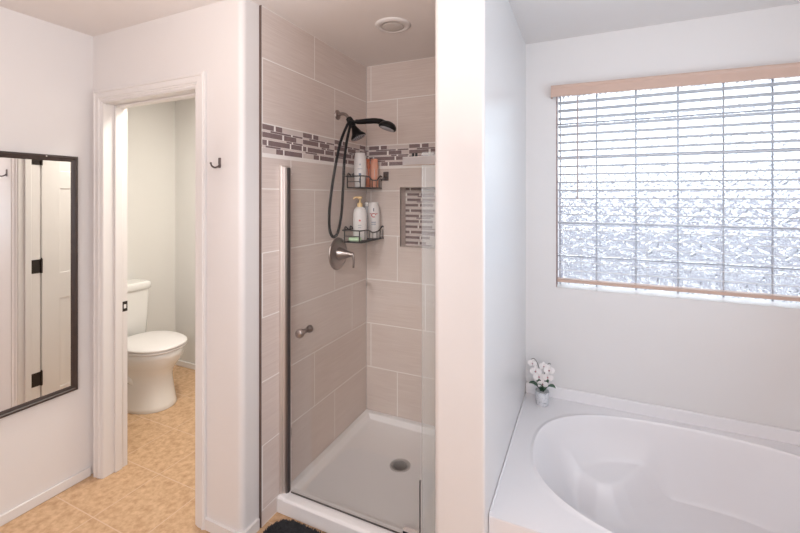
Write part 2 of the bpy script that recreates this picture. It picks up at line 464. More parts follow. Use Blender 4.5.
# niche
niche = struct_empty('trim_1', ((NX0+NX1)/2, YB, NZ0))
mb = MB().mat(tile_m)
mb.box(NX0-0.01, NX0, YB+0.004, YB+0.095, NZ0-0.01, NZ1+0.01); mb.box(NX1, NX1+0.01, YB+0.004, YB+0.095, NZ0-0.01, NZ1+0.01)
mb.box(NX0, NX1, YB+0.004, YB+0.095, NZ0-0.01, NZ0); mb.box(NX0, NX1, YB+0.004, YB+0.095, NZ1, NZ1+0.01)
struct('niche_lining', mb, niche)
mb = MB().mat(grout_m); mb.box(NX0-0.01, NX1+0.01, YB+0.092, YB+0.102, NZ0-0.01, NZ1+0.01)
mosaic(mb, 'Y', YB+0.0885, 0.005, NX0, NX1, NZ1, -1.12, NICHE, NZ0)
struct('niche_mosaic', mb, niche)
# metal edge strips where the tile ends
mb = MB().mat(metal_edge); mb.box(XS-0.013, XS+0.0005, 1.4445, 1.447, 0.0, H); struct('trim_2', mb)
# recessed ceiling lamp
lamp = thing('recessed_ceiling_light', (-0.912, 1.90, H), 'round white recessed light, switched off, in the ceiling above the shower', 'ceiling light')
mb = MB().mat(white_pl); mb.lathe((-0.912, 1.90, H), [(0.058, -0.004), (0.060, -0.012), (0.085, -0.010), (0.094, -0.003), (0.094, 0.0)], n=48)
obj('trim_ring', mb, lamp)
mb = MB().mat(lens_m); mb.lathe((-0.912, 1.90, H), [(0.0, -0.017), (0.03, -0.016), (0.05, -0.0135), (0.059, -0.010), (0.059, -0.004)], n=48)
obj('lens', mb, lamp)

# ------------------------------------------------------------------ door
door = struct_empty('door_1', (DX1, YD, 0))
CW = 0.066
mb = MB().mat(trim_m)
cas = [(0, 0.001), (0, 0.009), (0.011, 0.010), (0.013, 0.013), (0.020, 0.012), (0.022, 0.015), (0.048, 0.015), (0.051, 0.019), (0.058, 0.019), (0.060, 0.016), (CW, 0.014), (CW, 0.001)]
xl, xr, zt = DX0-0.005, DX1+0.005, DZ+0.005
mb.rings([[(xl-d, YD-t, 0) for d, t in cas], [(xl-d, YD-t, zt+d) for d, t in cas], [(xr+d, YD-t, zt+d) for d, t in cas], [(xr+d, YD-t, 0) for d, t in cas]], smooth=False)
struct('casing', mb, door)
mb = MB().mat(trim_m)
mb.box(DX0-0.02, DX0, YD-0.004, YD+0.125, 0, DZ); mb.box(DX1, DX1+0.02, YD-0.004, YD+0.110, 0, DZ)
mb.box(DX0-0.02, DX1+0.02, YD-0.004, YD+0.125, DZ, DZ+0.02)
struct('jamb', mb, door)
mb = MB().mat(trim_m)
mb.box(DX0, DX0+0.012, YD+0.052, YD+0.092, 0, DZ, 0.003); mb.box(DX1-0.012, DX1, YD+0.026, YD+0.060, 0, DZ, 0.003)
mb.box(DX0+0.012, DX1-0.012, YD+0.052, YD+0.092, DZ-0.012, DZ, 0.003)
struct('door_stop', mb, door)
mb = MB().mat(bronze); mb.box(DX0, DX0+0.0015, YD+0.096, YD+0.1245, 0.888, 0.945); mb.mat(trim_m); mb.box(DX0+0.001, DX0+0.002, YD+0.104, YD+0.118, 0.905, 0.928)
tag(struct('strike_plate', mb, door), 'dark bronze strike plate on the white jamb')
# open six-panel leaf standing into the toilet room (seen in the mirror)
mb = MB().mat(trim_m)
LX0, LX1, LY0, LY1 = DX1+0.008, DX1+0.043, YD+0.1225, YD+0.1225+0.715
mb.box(LX0+0.004, LX1-0.004, LY0+0.01, LY1-0.01, 0.02, 2.02)
for y0, y1 in ((LY0, LY0+0.105), (LY0+0.305, LY0+0.41), (LY1-0.105, LY1)): mb.box(LX0, LX1, y0, y1, 0.012, 2.028, 0.003)
for z0, z1 in ((0.012, 0.23), (0.84, 1.02), (1.60, 1.72), (1.91, 2.028)):
    mb.box(LX0, LX1, LY0+0.10, LY0+0.31, z0, z1, 0.003); mb.box(LX0, LX1, LY0+0.40, LY1-0.10, z0, z1, 0.003)
struct('door_leaf', mb, door)
def hinge_mb(z):
    m = MB().mat(bronze)
    m.box(DX1-0.0016, DX1, YD+0.062, YD+0.110, z-0.045, z+0.045)
    m.box(LX0+0.001, LX1-0.004, LY0-0.0016, LY0, z-0.045, z+0.045)
    m.cyl((DX1-0.004, YD+0.116, z-0.047), (DX1-0.004, YD+0.116, z+0.047), 0.0065, n=12)
    m.cyl((DX1-0.004, YD+0.116, z+0.047), (DX1-0.004, YD+0.116, z+0.054), 0.004, n=12)
    return m
h0 = struct('hinge', hinge_mb(1.80), door)
for z in (1.082, 0.333): dup(h0, h0.location + Vector((0, 0, z-1.80)))

# ------------------------------------------------------------------ window: glass blocks, jamb, outside
win = struct_empty('window_1', (0.45, 2.60, WZ0))
BX, BZ, BP = -0.137, 2.171, 0.1955
mb = MB().mat(mortar_m)
for k in range(7):
    x = BX + k*BP; mb.box(max(x-0.004, WX0), min(x+0.004, WX1), 2.583, 2.592, WZ0, WZ1)
for k in range(7):
    z = BZ - k*BP
    if z-0.004 < WZ1 and z+0.004 > WZ0: mb.box(WX0, WX1, 2.584, 2.591, max(z-0.004, WZ0), min(z+0.004, WZ1))
struct('mortar_joint', mb, win)
def block_mb(x, z):
    m = MB().mat(block_m); s = BP/2 - 0.004
    def ring(d, y): q = s-d; return [(x-q, y, z-q), (x+q, y, z-q), (x+q, y, z+q), (x-q, y, z+q)]
    m.rings([ring(d, y) for d, y in ((0.0, 2.587), (0.004, 2.582), (0.012, 2.582), (0.018, 2.587))], False, True, smooth=False)
    m.rings([ring(0.0, 2.660)], False, True, smooth=False) if False else m.rings([ring(0.004, 2.664), ring(0.012, 2.664)], False, True, smooth=False)
    return m
first = None
for r in range(6):
    for c in range(6):
        x, z = BX + (c+0.5)*BP, BZ - (r+0.5)*BP
        if first is None: first = struct('glass_block', block_mb(x, z), win); base = first.location.copy()
        else: dup(first, base + Vector((c*BP, 0, -r*BP)))
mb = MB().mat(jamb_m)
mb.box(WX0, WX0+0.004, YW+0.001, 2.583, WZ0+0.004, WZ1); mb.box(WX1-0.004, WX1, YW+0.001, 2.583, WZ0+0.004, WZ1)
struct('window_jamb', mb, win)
mb = MB().mat(trim_m); mb.box(WX0, WX1, YW-0.002, 2.583, WZ0, WZ0+0.004); struct('window_sill', mb, win)
mb = MB().mat(fence_m); mb.box(-5, 7, 6.5, 6.7, -0.1, 1.75); struct('ground_fence_wall', mb)
mb = MB().mat(gravel_m); mb.box(-5, 7, 2.75, 6.5, -0.2, -0.1); struct('ground_outside', mb)

# ------------------------------------------------------------------ blind
blind = thing('window_blind', (0.45, YW, 1.06), 'white horizontal slat blind with tan valance covering the glass block window', 'window blind')
VX0, VX1 = -0.178, 1.075
mb = MB().mat(tan_m)
prof = [(2.425, 2.106), (2.4235, 2.112), (2.4245, 2.150), (2.421, 2.158), (2.421, 2.166), (2.425, 2.170), (2.433, 2.170), (2.433, 2.106)]
mb.rings([[(x, y, z) for y, z in prof] for x in (VX0, VX1)], smooth=False)
mb.box(VX0, VX0+0.008, 2.433, YW, 2.106, 2.170); mb.box(VX1-0.008, VX1, 2.433, YW, 2.106, 2.170)
vo = obj('valance', mb, blind, origin=(VX0, 2.433, 2.118)); vo.rotation_euler = (0, 0.012, 0)
mb = MB().mat(slat_m); mb.box(WX0+0.012, WX1-0.012, YW+0.012, YW+0.060, 2.128, 2.162); obj('headrail', mb, blind)
SP = 0.0457; NS = 22; Z0 = 2.085
def slat_mb(z):
    m = MB().mat(slat_m); r = []
    yc = YW+0.036
    top = [(yc-0.025+0.05*k/6, z+0.0024*(1-((k-3)/3)**2)) for k in range(7)]
    pr = top + [(y, zz-0.0028) for y, zz in reversed(top)]
    m.rings([[(x, y, zz) for y, zz in pr] for x in (WX0+0.010, WX1-0.010)], smooth=False)
    return m
s0 = obj('slat', slat_mb(Z0), blind, origin=(0.45, YW+0.036, Z0)); s0.rotation_euler = (math.radians(-7), 0, 0)
for k in range(1, NS): dup(s0, s0.location + Vector((0, 0, -SP*k)))
mb = MB().mat(tan_m); mb.box(WX0+0.006, WX1-0.006, YW+0.008, YW+0.060, 1.058, 1.076, 0.003); obj('bottom_rail', mb, blind)
mb = MB().mat(cord_m)
for k, x in enumerate((-0.02, 0.30, 0.62, 0.94)):
    c = MB().mat(cord_m)
    for y in (YW+0.0095, YW+0.063): c.cyl((x, y, 1.07), (x, y, 2.10), 0.0009, n=5)
    obj('ladder_cord', c, blind)
mb.bm.free()
mb = MB().mat(wand_m); mb.cyl((-0.04, YW-0.008, 2.105), (-0.04, YW-0.008, 1.545), 0.0042, n=10); mb.lathe((-0.04, YW-0.008, 1.528), [(0.0, 0), (0.005, 0.003), (0.006, 0.012), (0.0042, 0.02)], n=10)
obj('tilt_wand', mb, blind)

# ------------------------------------------------------------------ wall mirror on the left wall
mir = thing('wall_mirror', (XM, 0.90, 0.508), 'tall dark-framed mirror on the left wall beside the doorway', 'mirror')
MY0, MY1, MZ0, MZ1, FW = 0.62, 1.257, 0.508, 1.760, 0.030
mb = MB().mat(frame_m)
def frame_ring(mb, prof):
    rings = []
    for d, t in prof:
        rings.append([(XM+t, MY0+d, MZ0+d), (XM+t, MY1-d, MZ0+d), (XM+t, MY1-d, MZ1-d), (XM+t, MY0+d, MZ1-d)])
    mb.rings(rings, False, False, smooth=False)
frame_ring(mb, [(0, 0.001), (0, 0.016), (0.004, 0.021), (0.012, 0.021), (0.016, 0.017), (0.025, 0.015), (FW, 0.012), (FW, 0.006), (0.0, 0.001)])
obj('frame', mb, mir)
mb = MB().mat(mirror_m); mb.box(XM+0.002, XM+0.009, MY0+0.02, MY1-0.02, MZ0+0.02, MZ1-0.02); obj('mirror_glass', mb, mir)
mb = MB().mat(chrome); mb.lathe((XM+0.021, 1.115, 1.7515), [(0.004, 0), (0.003, 0.002), (0.0, 0.0025)], axis=(1, 0, 0), n=12); obj('screw', mb, mir)

# ------------------------------------------------------------------ hooks
drain_m = simple('drain_metal', (0.50, 0.48, 0.47), 0.4)
hook_m = simple('hook_metal', (0.16, 0.13, 0.125), 0.3, 0.9)
hk = thing('wall_hook', (-1.522, YD, 1.678), 'dark metal coat hook on the white wall between doorway and shower', 'hook')
mb = MB().mat(hook_m); mb.box(-1.530, -1.514, YD-0.004, YD, 1.678, 1.724, 0.003, 3); obj('back_plate', mb, hk)
mb = MB().mat(hook_m)
mb.tube([(-1.522, YD-0.003, 1.692), (-1.522, YD-0.014, 1.682), (-1.522, YD-0.030, 1.678), (-1.522, YD-0.044, 1.684), (-1.522, YD-0.050, 1.695)], lambda t: 0.0042-0.0008*t, 10, 6)
mb.lathe((-1.522, YD-0.050, 1.694), [(0.0, 0.007), (0.0042, 0.005), (0.0048, 0.002), (0.0035, -0.002)], n=12)
obj('hook_arm', mb, hk)
hk2 = thing('shower_hook', (-1.222, YB, 1.66), 'small square metal hook on the back shower wall tiles', 'hook')
mb = MB().mat(hook_m); mb.box(-1.243, -1.203, YB-0.006, YB, 1.652, 1.712, 0.004, 2); obj('back_plate', mb, hk2)
mb = MB().mat(hook_m); mb.tube([(-1.228, YB-0.005, 1.670), (-1.228, YB-0.022, 1.660), (-1.230, YB-0.034, 1.668)], 0.006, 10, 5)
mb.tube([(-1.246, YB-0.005, 1.664), (-1.246, YB-0.022, 1.656), (-1.248, YB-0.032, 1.664)], 0.005, 10, 5)
obj('hook_arm', mb, hk2)

# ------------------------------------------------------------------ toilet
TY = 1.975
toi = thing('toilet', (-3.05, TY, 0), 'white two-piece toilet with closed lid in the tiled side room', 'toilet')
def egg(xf, xb, hw, z, n=40, pw=2.3):
    xc = xb + (xf-xb)*0.45; out = []
    for k in range(n):
        a = 2*PI*k/n; c, s = math.cos(a), math.sin(a)
        x = xc + (abs(c)**(2/pw))*(xf-xc if c > 0 else xc-xb)*(1 if c > 0 else -1)
        y = TY + (abs(s)**(2/2.2))*hw*(1 if s > 0 else -1)
        out.append((x, y, z*1.085))
    return out
mb = MB().mat(porcelain)
mb.rings([egg(-2.757, -3.33, .172, 0), egg(-2.753, -3.33, .176, .006), egg(-2.760, -3.33, .172, .03), egg(-2.772, -3.32, .160, .10), egg(-2.782, -3.31, .150, .17),
          egg(-2.782, -3.30, .148, .215), egg(-2.768, -3.30, .154, .25), egg(-2.735, -3.30, .170, .288), egg(-2.705, -3.30, .184, .325), egg(-2.690, -3.30, .193, .36), egg(-2.685, -3.30, .196, .390), egg(-2.697, -3.29, .188, .396)])
mb.box(-3.40, -3.20, TY-0.15, TY+0.15, 0.32, 0.427, 0.02, 3)
obj('bowl', mb, toi)
mb = MB().mat(porcelain)   # trapway relief on the sides of the pedestal
for s in (-1, 1):
    mb.tube([(-2.93, TY+s*0.095, 0.17), (-2.99, TY+s*0.128, 0.225), (-3.06, TY+s*0.136, 0.20), (-3.10, TY+s*0.138, 0.13), (-3.17, TY+s*0.132, 0.10), (-3.24, TY+s*0.09, 0.11)], 0.032, 12, 6)
obj('trapway', mb, toi)
mb = MB().mat(porcelain)
mb.lathe((-3.02, TY-0.186, 0.0), [(0.016, 0), (0.016, 0.012), (0.010, 0.02), (0, 0.022)], n=16); obj('bolt_cap', mb, toi)
mb = MB().mat(white_pl)
mb.rings([egg(-2.684, -3.16, .196, .398), egg(-2.678, -3.165, .200, .403), egg(-2.678, -3.165, .200, .410), egg(-2.684, -3.16, .196, .414)])
obj('seat', mb, toi)
mb = MB().mat(white_pl)
mb.rings([egg(-2.680, -3.175, .198, .4165), egg(-2.673, -3.18, .203, .421), egg(-2.674, -3.18, .202, .430), egg(-2.688, -3.17, .193, .436), egg(-2.78, -3.13, .13, .440), egg(-2.90, -3.05, .05, .4415)])
mb.cyl((-3.175, TY-0.09, .456), (-3.175, TY+0.09, .456), 0.011, n=14)
obj('lid', mb, toi)
mb = MB().mat(porcelain)
def rrect(x0, x1, y0, y1, r, z):
    return [(x, y, z) for x, y in rounded([(x0, y0), (x1, y0), (x1, y1), (x0, y1)], [r]*4, 6)]
mb.rings([rrect(-3.40, -3.235, TY-.155, TY+.145, .03, .427), rrect(-3.405, -3.225, TY-.17, TY+.158, .03, .445), rrect(-3.408, -3.215, TY-.19, TY+.166, .03, .60), rrect(-3.41, -3.210, TY-.195, TY+.168, .03, .80)])
obj('tank', mb, toi)
mb = MB().mat(porcelain)
mb.rings([rrect(-3.415, -3.203, TY-.203, TY+.176, .03, .802), rrect(-3.418, -3.197, TY-.209, TY+.182, .032, .808), rrect(-3.418, -3.197, TY-.209, TY+.182, .032, .848), rrect(-3.413, -3.203, TY-.203, TY+.176, .03, .858), rrect(-3.40, -3.22, TY-.185, TY+.158, .03, .861)])
obj('tank_lid', mb, toi)
toi.location.x -= 0.009

# ------------------------------------------------------------------ shower pan
pan = thing('shower_pan', (-0.935, 1.995, 0), 'white acrylic shower pan with a raised front curb', 'shower pan')
PX0, PX1, PY0, PY1 = XS+0.002, XP0-0.002, 1.550, YB-0.002
DRX, DRY = -0.945, 2.062
mb = MB().mat(pan_m)
nx, ny = 56, 56
def pan_h(x, y):
    # rim heights and ledge widths: left, right, back low lips; front a broad curb
    def lip(d, w): 
        t = min(max((d-w)/0.028, 0), 1); return 1-(t*t*(3-2*t))
    f = 0.036 + 0.016*min(1, math.hypot(x-DRX, y-DRY)/0.5)
    r = max(lip(x-PX0, 0.030), lip(PX1-x, 0.030), lip(PY1-y, 0.030))
    h = f + (0.078-f)*r
    c = lip(y-PY0, 0.078); h = max(h, f + (0.074-f)*c)
    e = min((y-PY0)/0.012, 1); h = h - 0.010*(1-e)**2
    return h
xs = [PX0+(PX1-PX0)*i/nx for i in range(nx+1)]; ys = [PY0+(PY1-PY0)*j/ny for j in range(ny+1)]
xs = sorted(set(xs + [PX0+0.03+0.004*k for k in range(8)] + [PX1-0.03-0.004*k for k in range(8)]))
ys = sorted(set(ys + [PY0+0.003*k for k in range(5)] + [PY0+0.078+0.004*k for k in range(8)] + [PY1-0.03-0.004*k for k in range(8)]))
G = [[mb.bm.verts.new((x, y, pan_h(x, y))) for x in xs] for y in ys]
for j in range(len(ys)-1):
    for i in range(len(xs)-1): mb.face((G[j][i], G[j][i+1], G[j+1][i+1], G[j+1][i]), True)
def skirt(row):
    low = [mb.bm.verts.new((v.co.x, v.co.y, 0.001)) for v in row]
    for i in range(len(row)-1): mb.face((row[i], low[i], low[i+1], row[i+1]), False)
skirt(G[0]); skirt(G[-1][::-1]); skirt([r[0] for r in G][::-1]); skirt([r[-1] for r in G])
obj('basin', mb, pan)
dr = MB().mat(drain_m); dr.lathe((DRX, DRY, 0.0335), [(0.059, 0), (0.059, 0.0045), (0.055, 0.006), (0.046, 0.0062), (0.046, 0.004), (0.0, 0.0038)], n=40)
dro = obj('drain', dr, pan)
mb = MB().mat(black)
for i in range(-3, 4):
    for j in range(-3, 4):
        if math.hypot(i, j) < 3.3: mb.box(DRX+i*0.0115-0.0038, DRX+i*0.0115+0.0038, DRY+j*0.0115-0.0038, DRY+j*0.0115+0.0038, 0.0368, 0.0378)
obj('grate_opening', mb, dro)

# ------------------------------------------------------------------ shower door
GY = 1.598
sd = thing('shower_door', (-0.98, GY, 0.075), 'frameless clear glass shower door with brushed nickel wall jamb and knob', 'shower door')
GX0, GX1, GZ0, GZ1 = -1.326, -0.640, 0.083, 1.700
mb = MB().mat(door_glass); mb.box(GX0, GX1, GY-0.003, GY+0.003, GZ0, GZ1); obj('glass_panel', mb, sd)
mb = MB().mat(panel_glass); mb.box(-0.630, XP0-0.003, GY-0.003, GY+0.003, 0.082, 1.735); obj('fixed_panel', mb, sd)
mb = MB().mat(satin)
mb.box(XS+0.0008, XS+0.014, GY-0.032, GY+0.026, 0.0785, 1.700, 0.002)
mb.box(XS+0.014, XS+0.026, GY-0.024, GY+0.020, 0.0785, 1.694, 0.002)
mb.mat(nickel); mb.box(XS+0.026, XS+0.034, GY-0.016, GY+0.014, 0.0785, 1.690, 0.001)
jm = obj('wall_jamb', mb, sd)
mb = MB().mat(rubber); mb.box(XS+0.034, XS+0.0375, GY-0.010, GY+0.006, 0.0785, 1.690); obj('seal', mb, jm)
mb = MB().mat(rubber); mb.box(GX0, GX1, GY-0.002, GY+0.002, 0.0785, 0.083); obj('bottom_sweep', mb, sd)
mb = MB().mat(rubber); mb.box(GX1-0.001, GX1+0.0022, GY-0.0035, GY+0.0035, 0.115, 0.34); obj('edge_gasket', mb, sd)
kb = MB().mat(nickel); KX, KZ = -1.238, 0.893
kb.lathe((KX, GY-0.003, KZ), [(0.012, 0), (0.011, 0.020), (0.018, 0.026), (0.021, 0.034), (0.021, 0.050), (0.017, 0.055), (0, 0.056)], axis=(0, -1, 0), n=24)
kb.lathe((KX, GY+0.003, KZ), [(0.010, 0), (0.010, 0.014), (0.016, 0.018), (0.018, 0.024), (0.018, 0.034), (0.015, 0.038), (0, 0.039)], axis=(0, 1, 0), n=24)
obj('knob', kb, sd)
mb = MB().mat(chrome); mb.box(-0.716, XP0-0.003, GY-0.013, GY+0.013, 1.680, 1.718, 0.002)
mb.box(-0.550, XP0-0.003, GY-0.010, GY+0.010, 1.718, 1.742, 0.002); mb.box(-0.534, XP0-0.003, GY-0.010, GY+0.010, 1.742, 1.785, 0.002)
hg = obj('top_pivot', mb, sd)
mb = MB().mat(black); 
for x in (-0.668, -0.653): mb.lathe((x, GY-0.008, 1.718), [(0.0055, 0), (0.0055, 0.012), (0.003, 0.014), (0, 0.014)], n=12)
obj('set_screw', mb, hg)
mb = MB().mat(chrome); mb.box(-0.716, -0.640, GY-0.012, GY+0.012, 0.079, 0.112, 0.002); mb.mat(black); mb.box(-0.70, -0.66, GY-0.0125, GY-0.011, 0.086, 0.092)
obj('bottom_pivot', mb, sd)

# ------------------------------------------------------------------ shower fittings on the left tile wall
AY, AZ = 2.083, 2.043
sh = thing('overhead_shower', (XS, AY, AZ), 'black fixed shower head on its nickel arm with diverter', 'shower head')
mb = MB().mat(nickel)
mb.lathe((XS, AY, AZ), [(0.030, 0), (0.030, 0.004), (0.022, 0.009), (0.012, 0.012)], axis=(1, 0, 0), n=32)
mb.tube([(XS+0.002, AY, AZ), (XS+0.035, AY, AZ+0.004), (XS+0.062, AY, AZ-0.006), (XS+0.085, AY, AZ-0.036)], 0.0095, 14, 8)
obj('arm', mb, sh)
DXc, DZc = XS+0.098, AZ-0.055      # diverter centre
mb = MB().mat(black)
mb.tube([(XS+0.080, AY, AZ-0.027), (XS+0.092, AY, AZ-0.045), (XS+0.104, AY, AZ-0.066), (XS+0.110, AY, AZ-0.078)], lambda t: 0.018+0.003*math.sin(t*PI), 18, 4)
mb.tube([(DXc-0.004, AY, DZc), (DXc+0.006, AY-0.002, DZc+0.001), (DXc+0.015, AY-0.006, DZc+0.002)], 0.015, 16, 4)
obj('diverter', mb, sh)
ax = Vector((0.42, 0.10, -0.9)).normalized(); B = Vector((XS+0.112, AY+0.002, AZ-0.076))
mb = MB().mat(black)
mb.lathe(B, [(0.014, 0), (0.018, 0.014), (0.022, 0.024), (0.030, 0.045), (0.042, 0.062), (0.047, 0.068), (0.047, 0.076), (0.043, 0.078), (0.0, 0.0775)], axis=ax, n=36)
hd = obj('spray_head', mb, sh)
mb = MB().mat(grey_pl)
mb.lathe(B+ax*0.0775, [(0.0415, 0), (0.041, 0.0015), (0.0, 0.0020)], axis=ax, n=36)
mb.mat(black)
aa = ax.cross(Vector((0, 1, 0))).normalized(); ab = ax.cross(aa)
for rr, nn in ((0.012, 6), (0.024, 11), (0.034, 16)):
    for k in range(nn):
        c = B+ax*0.079+aa*rr*math.cos(2*PI*k/nn)+ab*rr*math.sin(2*PI*k/nn)
        mb.lathe(c, [(0.0028, 0), (0.0022, 0.002), (0, 0.002)], axis=ax, n=6)
obj('spray_face', mb, hd)

hs = thing('hand_shower', (DXc+0.05, AY, DZc), 'black hand shower lying sideways in the diverter with its long looped hose', 'hand shower')
hx = DXc+0.040
HP = [Vector((hx-0.002, AY-0.012, DZc+0.003)), Vector((hx+0.02, AY-0.008, DZc+0.000)), Vector((hx+0.07, AY-0.004, DZc+0.000)), Vector((hx+0.120, AY, DZc-0.001)), Vector((hx+0.155, AY, DZc-0.008)), Vector((hx+0.180, AY, DZc-0.022))]
mb = MB().mat(black)
mb.tube(HP, lambda t: 0.0125+0.004*math.sin(t*3)+0.026*max(0, t-0.7), 16, 8)
obj('handle', mb, hs)
hax = Vector((-0.27, -0.25, -0.93)).normalized(); hc = Vector((hx+0.205, AY+0.002, DZc-0.036))
mb = MB().mat(black)
mb.lathe(hc, [(0.0, -0.026), (0.020, -0.024), (0.040, -0.016), (0.052, -0.002), (0.055, 0.010), (0.053, 0.017), (0.047, 0.019), (0.0, 0.0185)], axis=hax, n=36, sx=1.0, sy=0.85)
hh = obj('spray_head', mb, hs)
mb = MB().mat(grey_pl); mb.lathe(hc+hax*0.0186, [(0.044, 0), (0.043, 0.001), (0, 0.0015)], axis=hax, n=32, sy=0.85); obj('spray_face', mb, hh)
hose = [(hx+0.006, AY-0.018, DZc+0.000), (hx-0.022, 2.040, 1.984), (-1.277, 2.034, 1.962), (-1.300, 1.996, 1.852), (-1.320, 1.964, 1.676), (-1.330, 1.943, 1.526), (-1.335, 1.938, 1.434), (-1.339, 1.948, 1.359), (-1.340, 1.978, 1.313),
        (-1.336, 2.018, 1.321), (-1.332, 2.044, 1.382), (-1.325, 2.054, 1.465), (-1.317, 2.055, 1.591), (-1.305, 2.050, 1.751), (-1.290, 2.053, 1.869), (-1.268, 2.050, 1.950), (-1.262, 2.052, 1.978)]
mb = MB().mat(black)
P = catmull([Vector(p) for p in hose], 40)
mb.tube(P, lambda t: 0.0082+0.0008*math.sin(t*1100), 10)
obj('hose', mb, hs)

VY, VZ = 2.086, 1.197
vl = thing('shower_valve', (XS, VY, VZ), 'round brushed nickel shower valve with lever handle on the tile wall', 'shower valve')
mb = MB().mat(nickel); mb.lathe((XS, VY, VZ), [(0.098, 0), (0.098, 0.004), (0.092, 0.010), (0.066, 0.013), (0.0, 0.014)], axis=(1, 0, 0), n=48); obj('escutcheon', mb, vl)
mb = MB().mat(nickel); mb.lathe((XS+0.011, VY, VZ), [(0.040, 0), (0.038, 0.012), (0.034, 0.018), (0.026, 0.045), (0.015, 0.080), (0.011, 0.094), (0.006, 0.098), (0, 0.099)], axis=(1, 0, 0), n=32); obj('hub', mb, vl)
mb = MB().mat(nickel); mb.tube([(XS+0.094, VY, VZ+0.006), (XS+0.106, VY-0.002, VZ+0.006), (XS+0.114, VY-0.004, VZ-0.012), (XS+0.117, VY-0.004, VZ-0.042), (XS+0.114, VY-0.004, VZ-0.078)], lambda t: 0.0055+0.0025*math.sin(t*PI), 12, 6); obj('lever', mb, vl)

# ------------------------------------------------------------------ wire caddies and what stands in them
def caddy(y0, x1, z0, z1, label):
    t = thing('shower_caddy', ((XS+x1)/2, (y0+2.438)/2, z0), label, 'shower caddy', 'wire shower caddies in the corner')
    xa, xb, y1 = XS+0.018, x1, 2.438
    R, r = 0.0042, 0.0025
    ym = (y0+y1)/2
    mb = MB().mat(wire_m)
    zf = z1
    xw = XS+0.0045
    mb.tube([(xw, y0, z1), (xb-0.012, y0, z1), (xb, y0+0.012, z1), (xb, y0+0.09, z1-0.002), (xb, ym-0.005, z1-0.020), (xb, ym+0.06, z1-0.020), (xb, y1-0.05, z1-0.008), (xb, y1-0.022, z1+0.010), (xb, y1-0.004, z1+0.006)], R, 8, 5)
    mb.tube([(xw, y0, z1), (xw, y1, z1)], R, 8)
    obj('top_rail', mb, t)
    mb = MB().mat(wire_m)
    zb = z0-0.002
    mb.tube([(xa, y0, zb), (xb-0.010, y0, zb), (xb, y0+0.010, zb), (xb, y1-0.004, zb)], R, 8)
    mb.tube([(xa, y0, zb), (xa, y1-0.004, zb), (xb, y1-0.004, zb)], R, 8)
    mb.tube([(xa, y0, (z0+z1)/2), (xb-0.01, y0, (z0+z1)/2)], r, 6)
    obj('bottom_rail', mb, t)
    n = 9
    for k in range(n):
        y = y0+0.02+(y1-y0-0.04)*k/(n-1)
        mb = MB().mat(wire_m); mb.tube([(xa, y, z0), (xb, y, z0)], r, 6); obj('floor_wire', mb, t)
    for y in (y0+0.05, y0+0.105, ym, ym+0.055, ym+0.10, y1-0.012):
        zt = z1-0.002 if y < y0+0.1 else (z1-0.012 if y < ym-0.01 else z1-0.020 if y < ym+0.07 else z1-0.012)
        mb = MB().mat(wire_m); mb.tube([(xb, y, z0), (xb, y, zt)], r, 6); obj('upright_wire', mb, t)
    for x, y in ((xa, y0), (xb-0.01, y0)):
        mb = MB().mat(wire_m); mb.tube([(x, y, z0), (x, y, z1)], R, 6); obj('upright_wire', mb, t)
    for k in range(2):
        mb = MB().mat(wire_m); mb.tube([(xa, y0+0.06*k+0.004, z1+0.001), (XS+0.006, y0+0.06*k+0.03, z1+0.020), (xa, y0+0.06*k+0.046, z1+0.002)], R, 6, 4); obj('wall_clip', mb, t)
    return t
CZ0, CZ1 = 1.266, 1.336
UZ0, UZ1 = 1.603, 1.673
caddy(2.134, -1.240, CZ0, CZ1, 'black wire caddy holding the pump bottle and soap, lower of two')
caddy(2.168, -1.254, UZ0, UZ1, 'black wire caddy holding the orange bottles, upper of two')
FZ = 0.0032
def bottle(name, x, y, z, prof, m, label, cat='bottle', tw=0.0, sy=0.7):
    t = thing(name, (x, y, z), label, cat, 'toiletries in the wire caddies')
    mb = MB().mat(m); mb.lathe((x, y, z), prof, n=36, sx=1, sy=sy, twist=tw); obj('body', mb, t)
    return t
def decal(name, t, x, y, z, w, h, m, off, ang):
    # a printed patch lying on the front of an oval body; ang = facing direction in plan
    mb = MB().mat(m); d = Vector((math.cos(ang), math.sin(ang), 0)); u = Vector((-d.y, d.x, 0))
    c = Vector((x, y, z)) + d*off
    q = [c-u*w/2-Vector((0,0,h/2)), c+u*w/2-Vector((0,0,h/2)), c+u*w/2+Vector((0,0,h/2)), c-u*w/2+Vector((0,0,h/2))]
    mb.rings([q, [p+d*0.0008 for p in q]], smooth=False); return obj(name, mb, t)
FA = math.radians(-62)             # bottles face the open side of the shower, towards the room
TW = FA+PI/2
# pump bottle
bx, by, bz = -1.306, 2.235, CZ0+FZ
t = bottle('pump_bottle', bx, by, bz, [(0.039, 0), (0.043, 0.004), (0.044, 0.10), (0.0435, 0.165), (0.039, 0.190), (0.027, 0.206), (0.016, 0.212)], white_pl, 'white pump bottle with cream pump head in the lower caddy', tw=TW)
mb = MB().mat(cream_pl); mb.lathe((bx, by, bz+0.210), [(0.017, 0), (0.017, 0.022), (0.013, 0.026), (0.006, 0.028), (0.006, 0.052)], n=20)
mb.lathe((bx, by, bz+0.262), [(0.015, 0), (0.016, 0.006), (0.015, 0.014), (0, 0.016)], n=20)
mb.tube([(bx, by, bz+0.271), (bx-0.022, by-0.02, bz+0.270), (bx-0.030, by-0.027, bz+0.260)], 0.006, 10, 4)
obj('pump', mb, t)
decal('label', t, bx, by, bz+0.125, 0.012, 0.010, red_ink, 0.0305, FA)
decal('label', t, bx, by, bz+0.095, 0.022, 0.004, grey_ink, 0.0305, FA)
decal('label', t, bx, by, bz+0.080, 0.018, 0.004, grey_ink, 0.0305, FA)
